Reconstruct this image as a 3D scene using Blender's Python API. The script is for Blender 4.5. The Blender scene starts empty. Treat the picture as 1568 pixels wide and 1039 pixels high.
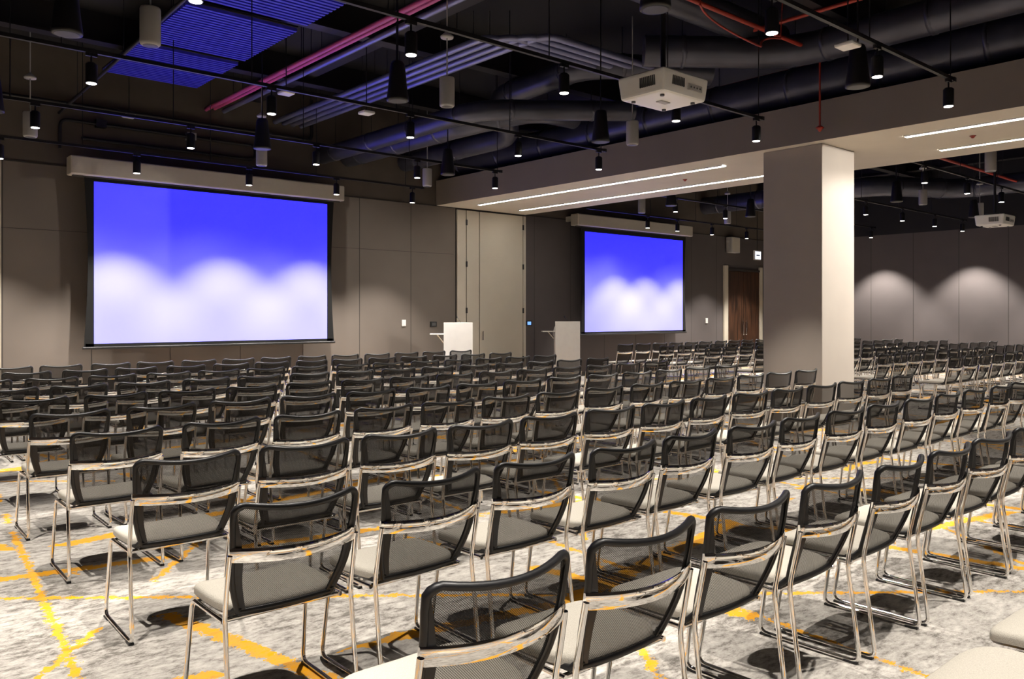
import bpy, math, random
from mathutils import Vector, Matrix
random.seed(7)
scene = bpy.context.scene
scene.view_settings.view_transform = 'Standard'

# ------------------------------------------------------------------ materials
def nt(name):
    m = bpy.data.materials.new(name); m.use_nodes = True
    t = m.node_tree; b = t.nodes['Principled BSDF']
    return m, t, b
def simple(name, col, rough=0.6, metal=0.0, noise=0.12, scale=8.0, bump=0.0, emit=None, es=0.0):
    m, t, b = nt(name)
    if noise:
        tc = t.nodes.new('ShaderNodeTexCoord'); n = t.nodes.new('ShaderNodeTexNoise')
        n.inputs['Scale'].default_value = scale; n.inputs['Detail'].default_value = 2
        t.links.new(tc.outputs['Object'], n.inputs['Vector'])
        r = t.nodes.new('ShaderNodeValToRGB')
        r.color_ramp.elements[0].position = 0.3; r.color_ramp.elements[1].position = 0.7
        r.color_ramp.elements[0].color = (*[c*(1-noise) for c in col], 1)
        r.color_ramp.elements[1].color = (*[min(1, c*(1+noise)) for c in col], 1)
        t.links.new(n.outputs['Fac'], r.inputs['Fac'])
        t.links.new(r.outputs['Color'], b.inputs['Base Color'])
        if bump:
            bp = t.nodes.new('ShaderNodeBump'); bp.inputs['Strength'].default_value = bump
            bp.inputs['Distance'].default_value = 0.01
            t.links.new(n.outputs['Fac'], bp.inputs['Height']); t.links.new(bp.outputs['Normal'], b.inputs['Normal'])
    else:
        b.inputs['Base Color'].default_value = (*col, 1)
    b.inputs['Roughness'].default_value = rough; b.inputs['Metallic'].default_value = metal
    if emit:
        b.inputs['Emission Color'].default_value = (*emit, 1); b.inputs['Emission Strength'].default_value = es
    return m
def mesh_mat():
    m, t, b = nt('back_mesh_fabric')
    b.inputs['Base Color'].default_value = (0.020, 0.0175, 0.016, 1); b.inputs['Roughness'].default_value = 0.8
    b.inputs['Specular IOR Level'].default_value = 0.25
    tc = t.nodes.new('ShaderNodeTexCoord')
    sep = t.nodes.new('ShaderNodeSeparateXYZ'); t.links.new(tc.outputs['Object'], sep.inputs[0])
    outs = []
    for ax in ('X', 'Z'):
        mu = t.nodes.new('ShaderNodeMath'); mu.operation = 'MULTIPLY'; mu.inputs[1].default_value = 2*math.pi/0.0065
        t.links.new(sep.outputs[ax], mu.inputs[0])
        s = t.nodes.new('ShaderNodeMath'); s.operation = 'SINE'; t.links.new(mu.outputs[0], s.inputs[0]); outs.append(s)
    p = t.nodes.new('ShaderNodeMath'); p.operation = 'MULTIPLY'
    t.links.new(outs[0].outputs[0], p.inputs[0]); t.links.new(outs[1].outputs[0], p.inputs[1])
    mr = t.nodes.new('ShaderNodeMapRange')
    mr.inputs['From Min'].default_value = -0.6; mr.inputs['From Max'].default_value = 0.6
    mr.inputs['To Min'].default_value = 0.60; mr.inputs['To Max'].default_value = 0.94
    t.links.new(p.outputs[0], mr.inputs['Value'])
    t.links.new(mr.outputs[0], b.inputs['Alpha'])
    return m
M = {}
M['blackframe'] = simple('black_plastic', (0.008, 0.008, 0.009), 0.42, noise=0)
M['mesh'] = mesh_mat()
M['chrome'] = simple('chrome', (0.86, 0.84, 0.81), 0.05, 1.0, 0)
M['seat'] = simple('seat_fabric_greige', (0.42, 0.39, 0.335), 0.9, 0, 0.12, 260, 0.2)
M['track'] = simple('track_black_metal', (0.008, 0.008, 0.009), 0.45, noise=0)
M['lens'] = simple('lamp_lens', (1, 1, 1), 0.4, emit=(1, 0.93, 0.84), es=14, noise=0)
M['spk_white'] = simple('speaker_offwhite', (0.40, 0.385, 0.37), 0.5, noise=0)
M['white'] = simple('white_plastic', (0.80, 0.78, 0.75), 0.35, noise=0)
M['grille'] = simple('dark_grille', (0.08, 0.08, 0.08), 0.5, noise=0)
M['ceil'] = simple('ceiling_black_paint', (0.006, 0.006, 0.009), 0.8, noise=0)
M['struct'] = simple('black_steel', (0.013, 0.012, 0.015), 0.5, noise=0)
M['duct'] = simple('duct_grey_blue_glow', (0.070, 0.072, 0.098), 0.34, 0.5, 0.2, 3)  # grey metal with the screens' blue glow tinted into it
M['conduit'] = simple('conduit_silver_blue_glow', (0.23, 0.24, 0.40), 0.33, 0.6, 0)  # silver pipe, blue ceiling glow mixed into its colour
M['deckglow'] = simple('ribbed_deck_blue_glow', (0.050, 0.050, 0.66), 0.4, 0.1)  # blue light from the screens painted as the deck's base colour
M['magenta'] = simple('pipe_pink_light_tint', (0.50, 0.08, 0.26), 0.35, noise=0)  # pink light streak put into the pipe colour
M['red'] = simple('red_sprinkler_pipe', (0.32, 0.03, 0.018), 0.4, noise=0)
M['taupe'] = simple('wall_taupe_panel', (0.142, 0.118, 0.100), 0.75, 0, 0.05, 1.5)
M['dkwall'] = simple('wall_dark_grey', (0.088, 0.075, 0.074), 0.8, 0, 0.05, 1.5)
M['upper'] = simple('upper_wall_taupe', (0.095, 0.077, 0.062), 0.85, 0, 0.12, 2)
M['beige'] = simple('beige_panel', (0.50, 0.455, 0.375), 0.6, 0, 0.03, 2)
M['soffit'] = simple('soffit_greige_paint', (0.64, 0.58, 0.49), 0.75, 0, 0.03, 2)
M['sside'] = simple('soffit_side_shaded', (0.20, 0.17, 0.145), 0.8, 0, 0.03, 2)  # side face in shade: the shade is put into a darker colour
M['column'] = simple('column_greige_paint', (0.33, 0.29, 0.25), 0.75, 0, 0.03, 2)
M['groove'] = simple('panel_joint', (0.035, 0.03, 0.028), 0.9, noise=0)
M['led'] = simple('led_diffuser', (1, 1, 1), 0.5, emit=(1, 0.95, 0.87), es=22, noise=0)
M['blackfab'] = simple('black_masking', (0.003, 0.003, 0.003), 0.95, noise=0)
M['case'] = simple('screen_housing_cream', (0.50, 0.46, 0.39), 0.5, noise=0.03)
M['lectern'] = simple('lectern_white_laminate', (0.90, 0.87, 0.82), 0.4, 0, 0.02)
M['exit'] = simple('exit_sign_face', (0.9, 0.9, 1), 0.4, emit=(0.75, 0.82, 1), es=2.0, noise=0)
M['bluelcd'] = simple('touch_panel_lcd', (0.1, 0.2, 0.5), 0.2, emit=(0.2, 0.45, 1), es=1.2, noise=0)

def wood():
    m, t, b = nt('walnut_door')
    tc = t.nodes.new('ShaderNodeTexCoord'); mp = t.nodes.new('ShaderNodeMapping')
    mp.inputs['Scale'].default_value = (9, 9, 0.8)
    n = t.nodes.new('ShaderNodeTexNoise'); n.inputs['Scale'].default_value = 2; n.inputs['Detail'].default_value = 6
    r = t.nodes.new('ShaderNodeValToRGB')
    r.color_ramp.elements[0].position = .3; r.color_ramp.elements[0].color = (.012, .006, .003, 1)
    r.color_ramp.elements[1].position = .7; r.color_ramp.elements[1].color = (.085, .036, .018, 1)
    t.links.new(tc.outputs['Object'], mp.inputs[0]); t.links.new(mp.outputs[0], n.inputs[0])
    t.links.new(n.outputs['Fac'], r.inputs[0]); t.links.new(r.outputs[0], b.inputs['Base Color'])
    b.inputs['Roughness'].default_value = .45
    return m
M['wood'] = wood()

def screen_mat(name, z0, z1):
    # projected image: saturated blue, with the spotlights' wash painted in as a paler bottom
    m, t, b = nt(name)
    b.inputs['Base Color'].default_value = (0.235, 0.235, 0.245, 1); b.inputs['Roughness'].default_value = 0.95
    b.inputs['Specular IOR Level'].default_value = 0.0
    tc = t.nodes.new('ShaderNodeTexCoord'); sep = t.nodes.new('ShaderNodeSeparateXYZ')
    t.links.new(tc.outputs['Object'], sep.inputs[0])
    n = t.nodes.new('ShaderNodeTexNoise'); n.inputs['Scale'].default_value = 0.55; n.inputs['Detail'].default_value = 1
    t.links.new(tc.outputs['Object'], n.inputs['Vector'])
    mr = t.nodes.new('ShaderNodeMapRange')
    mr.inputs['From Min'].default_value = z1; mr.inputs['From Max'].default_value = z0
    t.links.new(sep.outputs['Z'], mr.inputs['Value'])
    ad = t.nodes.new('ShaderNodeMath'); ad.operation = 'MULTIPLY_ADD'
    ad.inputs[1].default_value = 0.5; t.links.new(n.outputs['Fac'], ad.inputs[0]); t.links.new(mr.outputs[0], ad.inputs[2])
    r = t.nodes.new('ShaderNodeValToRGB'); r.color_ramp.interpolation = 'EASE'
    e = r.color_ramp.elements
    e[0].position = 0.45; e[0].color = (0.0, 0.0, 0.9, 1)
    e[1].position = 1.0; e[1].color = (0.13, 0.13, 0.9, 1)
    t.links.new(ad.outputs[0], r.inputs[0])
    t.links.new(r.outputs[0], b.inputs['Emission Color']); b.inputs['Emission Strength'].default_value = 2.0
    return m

def carpet():
    m, t, b = nt('carpet_grey_yellow')
    L = t.links
    tc = t.nodes.new('ShaderNodeTexCoord')
    def noise(scale, vec_scale=(1, 1, 1), rot=0, detail=5, rough=.6):
        mp = t.nodes.new('ShaderNodeMapping'); mp.inputs['Scale'].default_value = vec_scale
        mp.inputs['Rotation'].default_value = (0, 0, rot)
        L.new(tc.outputs['Object'], mp.inputs[0])
        n = t.nodes.new('ShaderNodeTexNoise'); n.inputs['Scale'].default_value = scale
        n.inputs['Detail'].default_value = detail; n.inputs['Roughness'].default_value = rough
        L.new(mp.outputs[0], n.inputs['Vector']); return n
    def math_(op, a, b_=None, c=None):
        n = t.nodes.new('ShaderNodeMath'); n.operation = op
        for i, v in enumerate((a, b_, c)):
            if v is None: continue
            if isinstance(v, (int, float)): n.inputs[i].default_value = v
            else: L.new(v, n.inputs[i])
        return n.outputs[0]
    n1 = noise(10, (1, 2.0, 1), .3, 7, .8); n2 = noise(1.5, (1, 1, 1), 0, 2)
    mix = math_('MULTIPLY_ADD', n2.outputs['Fac'], .30, n1.outputs['Fac'])
    r = t.nodes.new('ShaderNodeValToRGB'); e = r.color_ramp.elements
    e[0].position = .53; e[0].color = (.14, .127, .113, 1)
    e[1].position = .79; e[1].color = (.50, .472, .432, 1)
    x = e.new(.64); x.color = (.34, .318, .29, 1)
    L.new(mix, r.inputs[0])
    sep = t.nodes.new('ShaderNodeSeparateXYZ'); L.new(tc.outputs['Object'], sep.inputs[0])
    masks = []
    edge = noise(16, (1, 1, 1), 0, 3, .85)
    eo = math_('MULTIPLY', math_('SUBTRACT', edge.outputs['Fac'], .5), .16)
    brk = noise(.95, (1, 1, 1), .5, 1)
    for ang, per, w, off, lo, hi in ((12, 1.75, .042, .35, .46, 1), (78, 1.9, .045, 1.1, 0, .52), (-38, 2.6, .018, .5, .42, 1), (50, 3.1, .018, .2, 0, .56), (100, 3.2, .062, 2.3, .48, 1), (-5, 2.9, .018, .9, 0, .57)):
        a = math.radians(ang)
        u = math_('ADD', math_('MULTIPLY', sep.outputs['X'], math.cos(a)), math_('MULTIPLY', sep.outputs['Y'], math.sin(a)))
        u = math_('ADD', u, off)
        f = math_('FRACT', math_('DIVIDE', u, per))
        dist = math_('ADD', math_('MULTIPLY', math_('ABSOLUTE', math_('SUBTRACT', f, .5)), per), eo)
        inside = math_('LESS_THAN', dist, w)
        mk = math_('MULTIPLY', math_('GREATER_THAN', brk.outputs['Fac'], lo), math_('LESS_THAN', brk.outputs['Fac'], hi))
        masks.append(math_('MULTIPLY', inside, mk))
    tot = masks[0]
    for k in masks[1:]: tot = math_('MAXIMUM', tot, k)
    tot = math_('MULTIPLY', tot, math_('MINIMUM', math_('MULTIPLY_ADD', n1.outputs['Fac'], 1.5, .12), 1.0))
    mx = t.nodes.new('ShaderNodeMixRGB'); mx.inputs[2].default_value = (.74, .335, .006, 1)
    L.new(tot, mx.inputs[0]); L.new(r.outputs[0], mx.inputs[1])
    L.new(mx.outputs[0], b.inputs['Base Color']); b.inputs['Roughness'].default_value = .95
    b.inputs['Specular IOR Level'].default_value = .1
    return m
M['carpet'] = carpet()

# ------------------------------------------------------------------ mesh builder
class MB:
    def __init__(s): s.v = []; s.f = []; s.mi = []; s.mats = []; s.sm = []
    def mat(s, k):
        if k not in s.mats: s.mats.append(k)
        return s.mats.index(k)
    def add(s, vs, fs, k, smooth=False):
        o = len(s.v); s.v += [tuple(v) for v in vs]; i = s.mat(k)
        for f in fs: s.f.append([a+o for a in f]); s.mi.append(i); s.sm.append(smooth)
    def box(s, x0, x1, y0, y1, z0, z1, k, mtx=None):
        vs = [Vector((x, y, z)) for x in (x0, x1) for y in (y0, y1) for z in (z0, z1)]
        if mtx: vs = [mtx @ v for v in vs]
        s.add(vs, [(0, 1, 3, 2), (4, 6, 7, 5), (0, 4, 5, 1), (2, 3, 7, 6), (0, 2, 6, 4), (1, 5, 7, 3)], k)
    def bbox(s, x0, x1, y0, y1, z0, z1, b, k, mtx=None):
        cx, cy, cz = (x0+x1)/2, (y0+y1)/2, (z0+z1)/2
        import bmesh
        bm = bmesh.new(); bmesh.ops.create_cube(bm, size=1)
        for v in bm.verts: v.co = Vector((cx+v.co.x*(x1-x0), cy+v.co.y*(y1-y0), cz+v.co.z*(z1-z0)))
        bmesh.ops.bevel(bm, geom=list(bm.edges), offset=b, segments=2, affect='EDGES', profile=.5)
        bm.verts.index_update()
        vs = [v.co.copy() for v in bm.verts]
        if mtx: vs = [mtx @ v for v in vs]
        s.add(vs, [[v.index for v in f.verts] for f in bm.faces], k, False); bm.free()
    def tube(s, pts, r, k, seg=8, caps=True):
        pts = [Vector(p) for p in pts]; n = len(pts)
        rs = r if isinstance(r, (list, tuple)) else [r]*n
        vs = []; up = None
        for i, p in enumerate(pts):
            d = (pts[min(i+1, n-1)]-pts[max(i-1, 0)])
            if d.length < 1e-9: d = Vector((0, 0, 1))
            d.normalize()
            if up is None:
                a = Vector((0, 0, 1)) if abs(d.z) < .9 else Vector((1, 0, 0))
                up = (a - d*a.dot(d)).normalized()
            else:
                up = (up - d*up.dot(d)).normalized()
            sd = d.cross(up)
            for j in range(seg):
                a = 2*math.pi*j/seg
                vs.append(p + (up*math.cos(a) + sd*math.sin(a))*rs[i])
        fs = []
        for i in range(n-1):
            for j in range(seg):
                j2 = (j+1) % seg
                fs.append((i*seg+j, i*seg+j2, (i+1)*seg+j2, (i+1)*seg+j))
        s.add(vs, fs, k, True)
        if caps:
            s.add(vs[:seg], [tuple(range(seg-1, -1, -1))], k); s.add(vs[-seg:], [tuple(range(seg))], k)
    def cyl(s, p0, p1, r0, k, r1=None, seg=20):
        s.tube([p0, p1], [r0, r0 if r1 is None else r1], k, seg)
    def lathe(s, c, prof, k, seg=24):
        vs = []
        for r, z in prof:
            for j in range(seg):
                a = 2*math.pi*j/seg; vs.append((c[0]+r*math.cos(a), c[1]+r*math.sin(a), c[2]+z))
        fs = []
        for i in range(len(prof)-1):
            for j in range(seg):
                j2 = (j+1) % seg; fs.append((i*seg+j, i*seg+j2, (i+1)*seg+j2, (i+1)*seg+j))
        s.add(vs, fs, k, True)
    def mesh(s, name):
        me = bpy.data.meshes.new(name); me.from_pydata(s.v, [], s.f)
        for k in s.mats: me.materials.append(M[k] if isinstance(k, str) else k)
        me.polygons.foreach_set('material_index', s.mi); me.polygons.foreach_set('use_smooth', s.sm)
        import bmesh
        bm = bmesh.new(); bm.from_mesh(me); bmesh.ops.recalc_face_normals(bm, faces=bm.faces); bm.to_mesh(me); bm.free()
        me.update(); return me
    def obj(s, name, parent=None, loc=(0, 0, 0), rz=0):
        o = bpy.data.objects.new(name, s.mesh(name)); scene.collection.objects.link(o)
        o.location = loc; o.rotation_euler = (0, 0, rz)
        if parent: o.parent = parent
        return o
def fillet(pts, r, n=5):
    pts = [Vector(p) for p in pts]; out = [pts[0]]
    for i in range(1, len(pts)-1):
        p = pts[i]; a = pts[i-1]-p; b = pts[i+1]-p
        rr = min(r, a.length*.45, b.length*.45)
        A = p+a.normalized()*rr; B = p+b.normalized()*rr
        for k in range(n+1):
            t = k/n; out.append(A*(1-t)**2+p*2*t*(1-t)+B*t*t)
    out.append(pts[-1]); return out

# ------------------------------------------------------------------ chair
def make_chair():
    m = MB()
    def hw(t):
        if t < .5: return .186 + (.234-.186)*math.sin(t/.5*math.pi/2)
        return .234 + .012*(t-.5)/.5
    def back(s, t):
        z = .432 + .398*t + .028*s*s*t*t
        y = -.172 - .078*math.sin(min(1, t*1.25)*math.pi/2) - .028*t*t
        bow = .062*(1-s*s)*(.25+.75*min(1, t*1.5))
        return Vector((s*hw(t), y-bow+.012, z))
    NS, NT = 14, 12
    def corner(s, t):
        cw = .05; ch = .045/.395
        if t > 1-ch:
            q = (t-(1-ch))/ch
            return s*(1 - (1-math.sqrt(max(0, 1-q*q)))*cw/.246)
        return s
    vs = []; fs = []
    for j in range(NT+1):
        t = j/NT
        if j == NT-1: t = .95
        for i in range(NS+1): vs.append(back(corner(-1+2*i/NS, t), t))
    for j in range(NT):
        for i in range(NS):
            a = j*(NS+1)+i; fs.append((a, a+1, a+NS+2, a+NS+1))
    m.add(vs, fs, 'mesh', True)
    def strap(sx, t0, t1, th, n):
        v = []; f = []
        for i in range(n+1):
            t = t0+(t1-t0)*i/n
            inner = .86 + .10*max(0, (t-.5)/.45)
            a, b = back(sx, t), back(sx*inner, t)
            v += [a+Vector((0, -th, 0)), b+Vector((0, -th, 0)), b+Vector((0, th, 0)), a+Vector((0, th, 0))]
        for i in range(n):
            for k in range(4): f.append((i*4+k, i*4+(k+1) % 4, i*4+4+(k+1) % 4, i*4+4+k))
        f += [(0, 1, 2, 3), tuple(n*4+q for q in range(4))]
        m.add(v, f, 'blackframe')
    for sx in (-1, 1): strap(sx, 0, .95, .006, 12)
    path = []
    for j in range(0, 11): path.append((-1, j/11*.92))
    for q in (.93, .96, .985): path.append((corner(-1, q), q))
    for i in range(0, 13): path.append((-.84+1.68*i/12, 1.0))
    for q in (.985, .96, .93): path.append((corner(1, q), q))
    for j in range(10, -1, -1): path.append((1, j/11*.92))
    rad = [(.012 if t < .9 else (.014 if t < .99 else .0125)) for (s_, t) in path]
    m.tube([back(a, b) for a, b in path], rad, 'blackframe', 8)
    m.tube([back(-1+2*i/10, 0) for i in range(11)], .012, 'blackframe', 8)
    # chrome lumbar band: shallow convex section leaning with the back
    vs = []; fs = []; tt = .575; N = 24; Q = 9
    for i in range(N+1):
        s_ = -1.07+2.14*i/N
        c = back(max(-1, min(1, s_)), tt)
        c.x = s_*hw(tt); c.y -= .018
        if abs(s_) > 1.0: c.y += .012
        h = .027
        for k in range(Q):
            u = -1+2*k/(Q-1)
            vs.append(c+Vector((0, -.0055*(1-u*u)-.0045*u, h*u)))
        vs.append(c+Vector((0, .003, h*.95))); vs.append(c+Vector((0, .009, -h*.95)))
    R = Q+2
    for i in range(N):
        for k in range(R):
            a = i*R+k; b = i*R+(k+1) % R; fs.append((a, b, b+R, a+R))
    front = []; rest = []
    for i in range(N):
        for k in range(R):
            (front if k < Q-1 else rest).append(fs[i*R+k])
    m.add(vs, front, 'chrome', True); m.add(vs, rest, 'chrome', False)
    m.add(vs[:R], [tuple(range(R))], 'chrome'); m.add(vs[-R:], [tuple(range(R))], 'chrome')
    for sx in (-1, 1):
        e = back(sx, tt)
        pts = [(sx*.250, e.y-.012, e.z+.0), (sx*.252, -.235, .585), (sx*.252, -.205, .44), (sx*.254, -.262, .011), (sx*.254, .225, .011), (sx*.242, .165, .405), (sx*.236, -.15, .405)]
        m.tube(fillet(pts, .045), .0098, 'chrome', 8)
        for y in (-.22, .19): m.bbox(sx*.254-.012, sx*.254+.012, y-.03, y+.03, 0, .012, .003, 'blackframe')
        m.tube([back(sx*.95, .06), (sx*.205, -.14, .425), (sx*.205, -.05, .415)], [.014, .012, .008], 'blackframe', 8)
    m.tube([(-.235, .12, .405), (.235, .12, .405)], .010, 'chrome', 8)
    m.tube([(-.24, -.13, .402), (.24, -.13, .402)], .010, 'chrome', 8)
    K = 36
    def ring(sc, z, ex=4.4):
        out = []
        for i in range(K):
            a = 2*math.pi*i/K; c, s_ = math.cos(a), math.sin(a)
            x = math.copysign(abs(c)**(2/ex), c)*.235*sc
            y = math.copysign(abs(s_)**(2/ex), s_)*.220*sc
            w = 1 - .05*max(0, -y/.228)
            yy = y+.052
            dz = -.022*max(0, (yy-.12)/.14)**2 - .006*max(0, 1-(x/.2)**2)
            out.append(Vector((x*w, yy, z+dz)))
        return out
    rings = [(.86, .410), (.97, .414), (1.0, .424), (1.0, .442), (.985, .454), (.93, .461), (.7, .462), (.35, .460)]
    vs = []
    for sc, z in rings: vs += ring(sc, z)
    fb = []; ft = []
    for i in range(len(rings)-1):
        for j in range(K):
            q = (i*K+j, i*K+(j+1) % K, (i+1)*K+(j+1) % K, (i+1)*K+j)
            (fb if i < 2 else ft).append(q)
    ft.append(tuple((len(rings)-1)*K+j for j in range(K)))
    fb.append(tuple(range(K-1, -1, -1)))
    m.add(vs, fb, 'blackframe', True); m.add(vs, ft, 'seat', True)
    return m.mesh('conference_chair')
chair_mesh = make_chair()
def chair(x, y):
    o = bpy.data.objects.new('conference_chair', chair_mesh); scene.collection.objects.link(o)
    o.location = (x+random.uniform(-.012, .012), y+random.uniform(-.015, .015), 0)
    o.rotation_euler = (0, 0, math.radians(random.uniform(-2, 2)))
for r in range(-1, 10):
    for k in range(14):
        if r == -1 and k < 2: continue
        chair(1.42+.6*k+(.08 if r == -1 else 0), 1.94+1.15*r+(.0 if r == -1 else 0))
for r in range(1, 10):
    for k in range(15):
        chair(13.85+.6*k, 1.94+1.15*r)

# ------------------------------------------------------------------ room shell
XL, XR, YB, YF, ZT = -2.6, 23.6, -4.0, 14.0, 5.6
m = MB(); m.box(XL-.2, XR+.2, YB-.2, YF+.2, -.1, 0, 'carpet'); m.obj('floor')
m = MB(); m.box(XL-.2, XR+.2, YB-.2, YF+.2, ZT, ZT+.1, 'ceil'); m.obj('ceiling')
ZW = 3.8
m = MB()
m.box(XL, XR, YF, YF+.2, ZW, ZT, 'upper')
m.box(XL, 10.6, YF, YF+.2, 0, ZW, 'taupe'); m.box(10.6, 12.6, YF, YF+.2, 0, ZW, 'beige'); m.box(12.6, XR, YF, YF+.2, 0, ZW, 'dkwall')
m.obj('wall_front')
m = MB(); m.box(XR, XR+.2, YB, YF+.2, 0, ZW, 'dkwall'); m.box(XR, XR+.2, YB, YF+.2, ZW, ZT, 'ceil'); m.obj('wall_right')
m = MB(); m.box(XL-.2, XL, YB, YF+.2, 0, ZW, 'taupe'); m.box(XL-.2, XL, YB, YF+.2, ZW, ZT, 'upper'); m.obj('wall_left')
m = MB(); m.box(XL-.2, XR+.2, YB-.2, YB, 0, ZW, 'taupe'); m.box(XL-.2, XR+.2, YB-.2, YB, ZW, ZT, 'upper'); m.obj('wall_back')
YE = YF-.0005
m = MB()
g = .006
for x in [8.26+1.2*i for i in range(-8, 2)]: m.box(x-g/2*1.6, x+g/2*1.6, YF-.003, YE, 0.1, ZW, 'groove')
m.box(XL, 10.55, YF-.003, YE, 2.8-g/2, 2.8+g/2, 'groove')
for x in [12.9+1.2*i for i in range(9)]:
    if x < 20.2: m.box(x-g/2, x+g/2, YF-.003, YE, 0.1, ZW, 'groove')
m.box(XL, XR, YF-.012, YE, ZW-.012, ZW+.012, 'groove')
for y in [1.5+1.2*i for i in range(10)]: m.box(XR-.003, XR-.0005, y-g, y+g, .1, ZW, 'groove')
m.obj('trim_1')
m = MB(); m.box(XL, 10.6, YF-.012, YE, 0, .1, 'blackframe'); m.box(12.6, 20.4, YF-.012, YE, 0, .1, 'blackframe'); m.obj('baseboard_front')
m = MB(); m.box(XR-.012, XR-.0005, YB, YF, 0, .1, 'blackframe'); m.obj('baseboard_right')
m = MB(); m.box(1.95, 2.23, YF-.05, YE, 0, ZW-.02, 'beige'); m.obj('trim_2')

# storage doors (operable wall closet)
m = MB()
m.box(10.6, 12.6, YF-.01, YE, 0, 3.79, 'groove')
for a, b in ((10.62, 10.86), (10.88, 11.22), (11.24, 12.50), (12.52, 12.60)):
    m.bbox(a, b, YF-.045, YF-.009, 0.01, 3.76, .006, 'beige')
for x in (10.87, 12.51):
    for z in (.5, 1.6, 2.6, 3.5): m.bbox(x-.02, x+.02, YF-.062, YF-.04, z-.06, z+.06, .004, 'blackframe')
m.bbox(11.28, 11.31, YF-.09, YF-.04, .95, 1.15, .005, 'chrome')
m.obj('door_1')
# timber double door
m = MB()
m.box(20.42, 20.62, YF-.05, YE, 0, 2.95, 'beige'); m.box(22.3, 22.45, YF-.05, YE, 0, 2.95, 'beige'); m.box(20.62, 22.3, YF-.05, YE, 2.8, 2.86, 'groove')
for a, b in ((20.63, 21.45), (21.46, 22.29)): m.bbox(a, b, YF-.03, YE, 0.01, 2.79, .006, 'wood')
for x in (21.38, 21.53): m.tube(fillet([(x, YF-.03, .9), (x, YF-.08, .9), (x, YF-.08, 1.3), (x, YF-.03, 1.3)], .02), .012, 'chrome')
m.obj('door_2')

# soffit
m = MB()
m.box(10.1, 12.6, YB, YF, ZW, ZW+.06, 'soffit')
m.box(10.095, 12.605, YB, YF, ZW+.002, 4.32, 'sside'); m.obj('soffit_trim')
m = MB(); m.bbox(10.25, 11.15, 5.48, 6.36, 0, ZW, .012, 'column'); m.obj('column')
for (x, y0, y1) in ((10.68, 7.3, 13.3), (11.92, 7.3, 13.4), (10.68, -3, 4.58), (11.92, -3, 4.64)):
    m = MB(); m.box(x-.045, x+.045, y0, y1, ZW-.012, ZW-.001, 'led')
    m.box(x-.055, x-.045, y0, y1, ZW-.016, ZW-.0005, 'white'); m.box(x+.045, x+.055, y0, y1, ZW-.016, ZW-.0005, 'white'); m.obj('led_strip_light')

# ------------------------------------------------------------------ screens
def screen(x0, x1, z0, z1):
    Y = 13.62
    sm = screen_mat('projected_blue_lamp_wash', z0, z1)
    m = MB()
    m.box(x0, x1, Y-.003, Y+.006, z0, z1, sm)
    H = 3.66
    for sx, xe in ((-1, x0), (1, x1)):
        vs = []; fs = []; N = 12
        for i in range(N+1):
            t = i/N; z = z0-.05+(H-z0+.05)*t
            wv = .14 - .055*math.sin(math.pi*t)
            for yy in (Y-.002, Y+.008):
                vs.append((xe, yy, z)); vs.append((xe+sx*wv, yy, z))
        for i in range(N):
            a = i*4
            fs += [(a, a+1, a+5, a+4), (a+2, a+6, a+7, a+3), (a+1, a+3, a+7, a+5)]
        m.add(vs, fs, 'blackfab')
    m.box(x0-.01, x1+.01, Y-.002, Y+.008, z1, H, 'blackfab'); m.box(x0-.12, x1+.12, Y-.002, Y+.008, z0-.05, z0, 'blackfab')
    m.box(x0-.01, x1+.01, Y+.007, Y+.010, z0, z1, 'blackfab')
    m.tube([(x0-.16, Y+.003, z0-.065), (x1+.16, Y+.003, z0-.065)], .022, 'blackframe', 10)
    m.bbox(x0-.35, x1+.30, Y-.12, Y+.14, 3.62, 3.90, .02, 'case')
    m.box(x0-.30, x1+.25, Y-.03, Y+.03, 3.60, 3.63, 'groove')
    for x in (x0-.25, x0+1.2, x1-1.2, x1+.2): m.box(x-.03, x+.03, Y+.1, YF-.013, 3.74, 3.86, 'case')
    m.obj('projection_screen')
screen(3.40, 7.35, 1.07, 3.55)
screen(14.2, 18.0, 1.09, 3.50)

# ------------------------------------------------------------------ track lights
def spot(name, loc, target, energy, size, blend, parent):
    ld = bpy.data.lights.new(name, 'SPOT'); ld.energy = energy; ld.spot_size = math.radians(size); ld.spot_blend = blend
    ld.shadow_soft_size = .024; ld.color = (1, .93, .845)
    o = bpy.data.objects.new(name, ld); scene.collection.objects.link(o)
    d = (Vector(target)-Vector(loc)); o.rotation_euler = d.to_track_quat('-Z', 'Y').to_euler(); o.location = loc; o.parent = parent
def track(y, x0, x1, xs, energy, size, dy=0.0, zt=3.95, blend=.5, special={}, aims={}):
    m = MB(); m.box(x0, x1, y-.018, y+.018, zt, zt+.035, 'track')
    x = x0+.4
    while x < x1: m.cyl((x, y, zt+.03), (x, y, ZT), .006, 'track', seg=6); x += 1.8
    m.box(x1, x1+.05, y-.022, y+.022, zt-.005, zt+.04, 'track')
    rail = m.obj('track_light_rail')
    for x in xs:
        top = Vector((x, y, zt-.09))
        ax = (Vector(aims[x])-top).normalized() if x in aims else Vector((0, dy, -1)).normalized()
        m = MB()
        m.box(x-.05, x+.05, y-.016, y+.016, zt-.03, zt, 'track')
        m.cyl((x, y, zt-.09), (x, y, zt-.02), .009, 'track', seg=8)
        bot = top+ax*.19
        m.tube([top, top+ax*.015, top+ax*.02, bot], [.035, .05, .052, .052], 'track', 20, True)
        m.tube([bot, bot+ax*.004], [.043, .043], 'lens', 16)
        m.obj('track_spot_head', rail)
        p = bot+ax*.02
        e, s = energy, size
        if x in special: e, s = special[x]
        spot('spot_lamp', p, p+ax, e, s, blend, rail)
XS = [2.05, 3.82, 5.6, 7.35, 8.95]
E = 520
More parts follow.
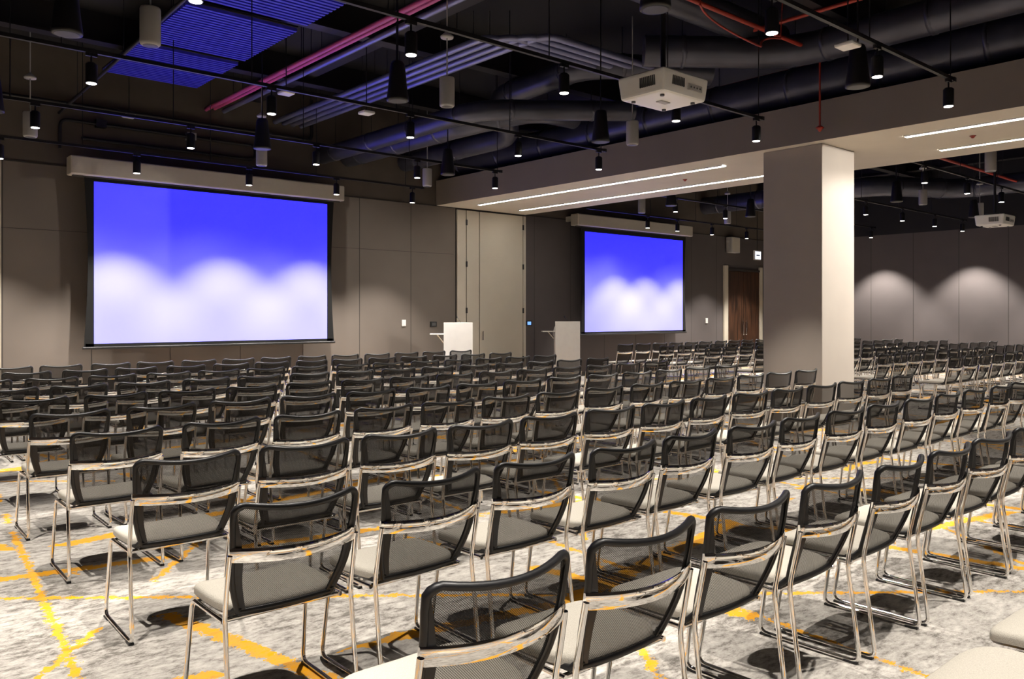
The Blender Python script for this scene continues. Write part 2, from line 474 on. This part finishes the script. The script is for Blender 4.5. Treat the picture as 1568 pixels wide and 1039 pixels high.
track(12.6, -1.0, 8.75, [.3, 2.0, 3.72, 5.42, 6.98, 8.55], 690, 88, 0.02, zt=3.86, blend=.55)
for y in (10.7, 8.3, 5.65, 3.4, 1.0, -1.4):
    track(y, -2.2, 9.05, ([.3] if y < 11 else [])+XS, E, 64)
XS2 = [13.9, 15.7, 17.4, 19.2, 21.0, 22.75]
track(12.6, 13.2, 22.95, [15.3, 16.45, 17.9, 19.5, 21.2], 640, 88, 0.02, zt=3.86, blend=.55)
for y in (10.7, 8.3, 5.65, 3.4, 1.0):
    sp = {22.75: (1000, 92)}; am = {}
    xs = list(XS2)
    if y in (3.4, 1.0):
        xs = [13.4]+xs; sp[13.4] = (1700 if y == 1.0 else 1000, 50); am[13.4] = (10.75, 5.48, 2.0)  # extra heads out of view, added to brighten the column's near face
    track(y, 13.2, 22.95, xs, E*.72, 64, special=sp, aims=am)

# ------------------------------------------------------------------ pendants
def pend_white(x, y):
    m = MB(); z = 4.0
    m.lathe((x, y, z), [(0, -.165), (.07, -.165), (.082, -.155), (.085, -.14), (.085, .145), (.08, .16), (.0, .165)], 'spk_white')
    m.lathe((x, y, z), [(0, -.167), (.06, -.167), (.062, -.166)], 'grille')
    m.cyl((x, y, z+.16), (x, y, ZT), .008, 'spk_white', seg=8)
    m.lathe((x, y, 4.62), [(0, -.02), (.07, -.02), (.075, .0), (.03, .04), (.008, .06)], 'spk_white')
    m.obj('pendant_cylinder_speaker')
for x in (2.28, 5.45, 8.6):
    for y in (2.4, 7.35, 12.2): pend_white(x, y)
for x in (14.6, 18.0, 21.2):
    for y in (4.9, 7.35, 12.2): pend_white(x, y)
def pend_black(x, y):
    m = MB(); z = 3.93
    m.lathe((x, y, z), [(0, -.19), (.10, -.19), (.115, -.185), (.115, -.165), (.100, -.05), (.085, .10), (.075, .19), (.06, .22), (0, .225)], 'track')
    m.lathe((x, y, z), [(0, -.192), (.09, -.192)], 'grille')
    m.cyl((x, y, z+.2), (x, y, ZT), .009, 'track', seg=8)
    m.obj('pendant_speaker')
for x in (1.6, 4.7, 7.8):
    for y in (3.8, 7.2, 10.5): pend_black(x, y)
for x in (13.5, 16.4, 20.4):
    for y in (3.8, 7.2, 10.5): pend_black(x, y)

# ------------------------------------------------------------------ projectors
def projector(x, y, z):
    m = MB()
    import bmesh
    bm = bmesh.new(); bmesh.ops.create_cube(bm, size=1)
    for v in bm.verts:
        w = .30 if v.co.z > 0 else .28
        v.co = Vector((math.copysign(w, v.co.x), math.copysign(.245 if v.co.z > 0 else .225, v.co.y), .10 if v.co.z > 0 else -.09))
    bmesh.ops.bevel(bm, geom=list(bm.edges), offset=.03, segments=3, affect='EDGES', profile=.6); bm.verts.index_update()
    m.add([v.co.copy()+Vector((x, y, z)) for v in bm.verts], [[v.index for v in f.verts] for f in bm.faces], 'white', False); bm.free()
    for i in range(9): m.box(x-.302, x-.288, y-.15+i*.018, y-.143+i*.018, z-.03, z+.05, 'grille')
    for i in range(8): m.box(x-.18+i*.02, x-.172+i*.02, y-.246, y-.232, z-.02, z+.05, 'grille')
    m.box(x+.02, x+.2, y-.246, y-.232, z-.03, z+.02, 'spk_white')
    for i in range(4): m.cyl((x+.05+i*.04, y-.25, z-.005), (x+.05+i*.04, y-.235, z-.005), .008, 'grille', seg=8)
    m.cyl((x+.05, y+.2, z), (x+.05, y+.29, z), .07, 'blackframe', .065)
    m.cyl((x+.05, y+.285, z), (x+.05, y+.295, z), .05, 'chrome')
    for sx in (-.2, .2):
        for sy in (-.15, .15): m.cyl((x+sx, y+sy, z-.105), (x+sx, y+sy, z-.08), .018, 'grille', seg=12)
    m.bbox(x-.06, x+.06, y-.03, y+.03, z-.098, z-.088, .004, 'spk_white')
    m.bbox(x-.13, x+.13, y-.11, y+.11, z+.115, z+.14, .006, 'blackframe')
    for sx in (-.11, .11):
        for sy in (-.09, .09): m.cyl((x+sx, y+sy, z+.09), (x+sx, y+sy, z+.12), .01, 'blackframe', seg=8)
    m.cyl((x, y, z+.13), (x, y, ZT), .022, 'blackframe', seg=12)
    m.obj('ceiling_projector')
projector(5.42, 4.3, 3.38)
projector(16.3, 5.4, 3.2)

# ------------------------------------------------------------------ lecterns
def lectern(x, y):
    m = MB(); w = .27
    prof = [(-.20, .06), (-.20, 1.28), (.0, 1.22), (.22, 1.10), (.22, 1.05), (.08, 1.0), (.02, .06)]
    vs = [(-w, a, b) for a, b in prof]+[(w, a, b) for a, b in prof]; n = len(prof)
    fs = [tuple(range(n)), tuple(range(2*n-1, n-1, -1))]+[(i, (i+1) % n, (i+1) % n+n, i+n) for i in range(n)]
    m.add(vs, fs, 'lectern')
    m.bbox(-w-.01, w+.01, -.225, -.201, .05, 1.36, .004, 'lectern')
    m.bbox(-w-.03, w+.03, -.25, .2, 0, .06, .008, 'lectern')
    m.bbox(-w-.28, -w, -.12, .16, 1.12, 1.14, .005, 'lectern')
    m.tube([(-w-.14, .02, 1.12), (-w, .02, .95)], .012, 'chrome')
    m.tube(fillet([(.05, .0, 1.22), (.05, .02, 1.38), (-.02, .12, 1.46)], .06), .005, 'track')
    m.lathe((-.02, .12, 1.46), [(0, -.02), (.012, -.015), (.014, .01), (0, .03)], 'track', 10)
    m.obj('lectern', loc=(x, y, 0), rz=math.radians(-36))
lectern(9.72, 12.75); lectern(13.05, 13.1)

# ------------------------------------------------------------------ wall devices
def wall_plate(name, x, z, w, h, k, face=None):
    m = MB(); m.bbox(x-w/2, x+w/2, YF-.025, YE, z-h/2, z+h/2, .004, k)
    m.bbox(x-w/2*.6, x+w/2*.6, YF-.030, YF-.024, z-h/2*.6, z+h/2*.6, .001, face or k); m.obj(name)
wall_plate('light_switch', 9.28, 1.34, .09, .13, 'white')
wall_plate('wall_control_panel', 10.02, 1.31, .16, .11, 'blackframe', 'grille')
wall_plate('touch_panel', 12.72, 1.31, .18, .12, 'blackframe', 'bluelcd')
wall_plate('light_switch', 19.6, 1.33, .1, .14, 'white')
m = MB(); m.bbox(20.55, 20.98, YF-.22, YF-.013, 3.32, 3.78, .02, 'spk_white'); m.box(20.58, 20.95, YF-.225, YF-.218, 3.35, 3.75, 'case'); m.obj('wall_speaker')
m = MB(); m.bbox(21.3, 21.65, 13.5, 13.55, 3.12, 3.4, .008, 'white'); m.box(21.33, 21.62, 13.494, 13.501, 3.15, 3.37, 'exit')
m.box(21.38, 21.56, 13.488, 13.495, 3.24, 3.28, 'groove'); m.cyl((21.47, 13.52, 3.4), (21.47, 13.52, ZT), .008, 'track', seg=8); m.obj('exit_sign')

# ------------------------------------------------------------------ ceiling services
def pipe(name, pts, r, k, fr=.3, seg=14, bands=False):
    m = MB(); P = fillet(pts, fr, 8); m.tube(P, r, k, seg)
    if bands:
        for a, b in zip(pts[:-1], pts[1:]):
            a = Vector(a); b = Vector(b); L = (b-a).length; d = (b-a).normalized(); q = .5
            while q < L-.4:
                p = a+d*q; m.tube([p-d*.02, p-d*.02, p+d*.02, p+d*.02], [r*.9, r*1.06, r*1.06, r*.9], k, seg)
                if abs(d.z) < .3: m.cyl((p.x, p.y, p.z+r*.8), (p.x, p.y, ZT), .006, 'struct', seg=6)
                q += 1.25
    else:
        a = Vector(pts[0]); b = Vector(pts[1]); n = max(2, int((b-a).length/2))
        for i in range(n):
            p = a.lerp(b, (i+.5)/n); m.cyl((p.x, p.y, p.z), (p.x, p.y, ZT), .005, 'struct', seg=6)
    return m.obj(name)
pipe('air_duct', [(7.45, 13.98, 4.5), (7.45, 9.3, 4.5), (9.6, 8.2, 4.62)], .15, 'duct', .5, 18, True)
pipe('air_duct', [(8.0, 13.98, 4.55), (8.0, 10.3, 4.55), (8.9, 9.6, 4.8), (9.75, 9.6, 4.8)], .19, 'duct', .5, 18, True)
pipe('air_duct', [(9.3, 13.98, 4.6), (9.3, 10.6, 4.6), (8.5, 10.2, 5.0), (8.4, 8.0, 5.05), (9.9, 7.0, 5.0)], .18, 'duct', .5, 18, True)
pipe('air_duct', [(10.45, 13.98, 4.66), (10.45, -3.9, 4.66)], .27, 'duct', .3, 20, True)
pipe('air_duct', [(8.3, 6.9, 4.95), (9.7, 5.6, 4.9), (9.7, -3.9, 4.9)], .2, 'duct', .5, 18, True)
pipe('air_duct', [(2.2, 6.0, 5.25), (10, 6.0, 5.25)], .2, 'duct', .3, 16, True)
for i in range(4):
    pipe('conduit_pipe', [(6.5+.17*i, 13.98, 5.0), (6.5+.17*i, 7.9-.17*i, 5.0), (9.9, 7.9-.17*i, 5.0)], .045, 'conduit', .25, 10)
pipe('pipe_pink_light_tint', [(5.25, 13.98, 5.02), (5.25, 4.6, 5.02)], .034, 'magenta', .2, 10)
pipe('pipe_pink_light_tint', [(5.40, 13.98, 5.06), (5.40, 4.6, 5.06)], .03, 'magenta', .2, 10)
pipe('conduit_pipe', [(5.56, 13.98, 5.04), (5.56, 4.6, 5.04)], .04, 'conduit', .2, 10)
pipe('sprinkler_pipe', [(4.2, 5.35, 4.9), (9.95, 5.35, 4.9)], .026, 'red', .2, 10)
pipe('sprinkler_pipe', [(9.2, 6.8, 5.15), (9.2, -3.8, 5.15)], .025, 'red', .2, 10)
pipe('sprinkler_pipe', [(11.3, 13.5, 5.2), (11.3, -3.8, 5.2)], .03, 'red', .2, 10)
pipe('sprinkler_pipe', [(3.0, 13.98, 4.6), (3.0, 3.0, 4.95)], .022, 'struct', .2, 10)
pipe('sprinkler_pipe', [(13.2, 6.6, 4.6), (23.5, 6.6, 4.6)], .03, 'red', .2, 10)
pipe('air_duct', [(14.0, 13.98, 4.7), (14.0, -3.5, 4.7)], .22, 'duct', .3, 16, True)
pipe('air_duct', [(19.5, 13.98, 4.6), (19.5, 9.0, 4.6), (21.5, 8.0, 4.6), (21.5, 0, 4.6)], .24, 'duct', .5, 16, True)
pipe('air_duct', [(13.2, 4.4, 4.9), (23.5, 4.4, 4.9)], .2, 'duct', .5, 16, True)
m = MB(); pts = []
for i in range(30):
    t = i/29; pts.append((6.9+1.6*t, 5.0+.12*math.sin(t*9), 4.55+.14*math.sin(t*7+1)))
m.tube(pts, .012, 'red', 6); m.cyl((6.9, 5.0, 4.66), (6.9, 5.0, ZT), .006, 'red', seg=6); m.cyl(pts[-1], (8.5, 5.0, ZT), .006, 'red', seg=6); m.obj('flexible_cable')
for (x, y) in ((9.95, 5.35),):
    m = MB(); m.cyl((x, y, 3.93), (x, y, 4.87), .012, 'red', seg=8); m.lathe((x, y, 3.93), [(0, -.05), (.01, -.05), (.03, -.02), (.055, 0), (.02, .03), (0, .03)], 'red', 16); m.obj('sprinkler_head')
for (x, y) in ((11.3, 1.8), (11.3, 8.5), (11.3, 4.0)):
    m = MB(); m.lathe((x, y, ZW-.001), [(0, -.03), (.015, -.03), (.03, -.008), (.04, 0), (.0, .0)], 'red', 16); m.obj('sprinkler_head')
m = MB()
for y in (0, 2.9, 5.0, 9.5, 12.0):
    m.box(XL, XR, y-.1, y+.1, 5.18, 5.2, 'struct'); m.box(XL, XR, y-.01, y+.01, 5.2, ZT, 'struct')
m.obj('ceiling_steel_beams')
m = MB()
for x in (0.8, 6.1, 15.2, 18.6, 22.3):
    m.box(x-.12, x+.12, YB, YF, 5.30, 5.325, 'struct'); m.box(x-.01, x+.01, YB, YF, 5.32, ZT, 'struct')
m.obj('ceiling_steel_joists')
for (y0, y1) in ((7.6, 9.2), (9.35, 11.0), (11.15, 12.8)):
    m = MB(); m.box(3.3, 4.65, y0, y1, 5.06, 5.08, 'struct')
    y = y0+.03
    while y < y1-.05: m.box(3.3, 4.65, y, y+.045, 5.02, 5.062, 'deckglow'); y += .085
    for x in (3.4, 4.55): m.cyl((x, (y0+y1)/2, 5.07), (x, (y0+y1)/2, ZT), .006, 'struct', seg=6)
    m.obj('ribbed_ceiling_panel')
m = MB()
m.tube(fillet([(3.0, 13.93, 4.05), (3.0, 13.93, 4.5), (6.1, 13.93, 4.5), (6.1, 13.93, 4.25), (3.3, 13.93, 4.25)], .12), .025, 'struct', 8)
m.tube(fillet([(-1, 13.93, 4.75), (7.2, 13.93, 4.75), (7.2, 13.93, 5.5)], .12), .03, 'struct', 8)
m.box(3.5, 3.65, 13.88, 13.99, 4.45, 4.57, 'struct'); m.box(4.9, 5.05, 13.88, 13.99, 4.45, 4.57, 'spk_white'); m.obj('wall_conduit')
for (x, y, z) in ((7.2, 3.6, 3.95), (4.9, 10.2, 4.45), (5.95, 9.9, 4.3), (3.9, 13.6, 4.6)):
    m = MB(); m.bbox(x-.09, x+.09, y-.09, y+.09, z, z+.04, .015, 'white'); m.cyl((x, y, z+.03), (x, y, ZT), .007, 'track', seg=8); m.obj('ceiling_sensor')

# ------------------------------------------------------------------ camera & world
w = bpy.data.worlds.new('w'); scene.world = w; w.use_nodes = True
w.node_tree.nodes['Background'].inputs[0].default_value = (.02, .02, .025, 1)
cd = bpy.data.cameras.new('camera'); cam = bpy.data.objects.new('camera', cd); scene.collection.objects.link(cam)
cam.location = (0, 0, 1.53); cam.rotation_euler = (math.pi/2, 0, math.radians(-41.1))
cd.sensor_width = 36; cd.lens = 28.74; cd.shift_y = -.0252; cd.clip_start = .05
scene.camera = cam
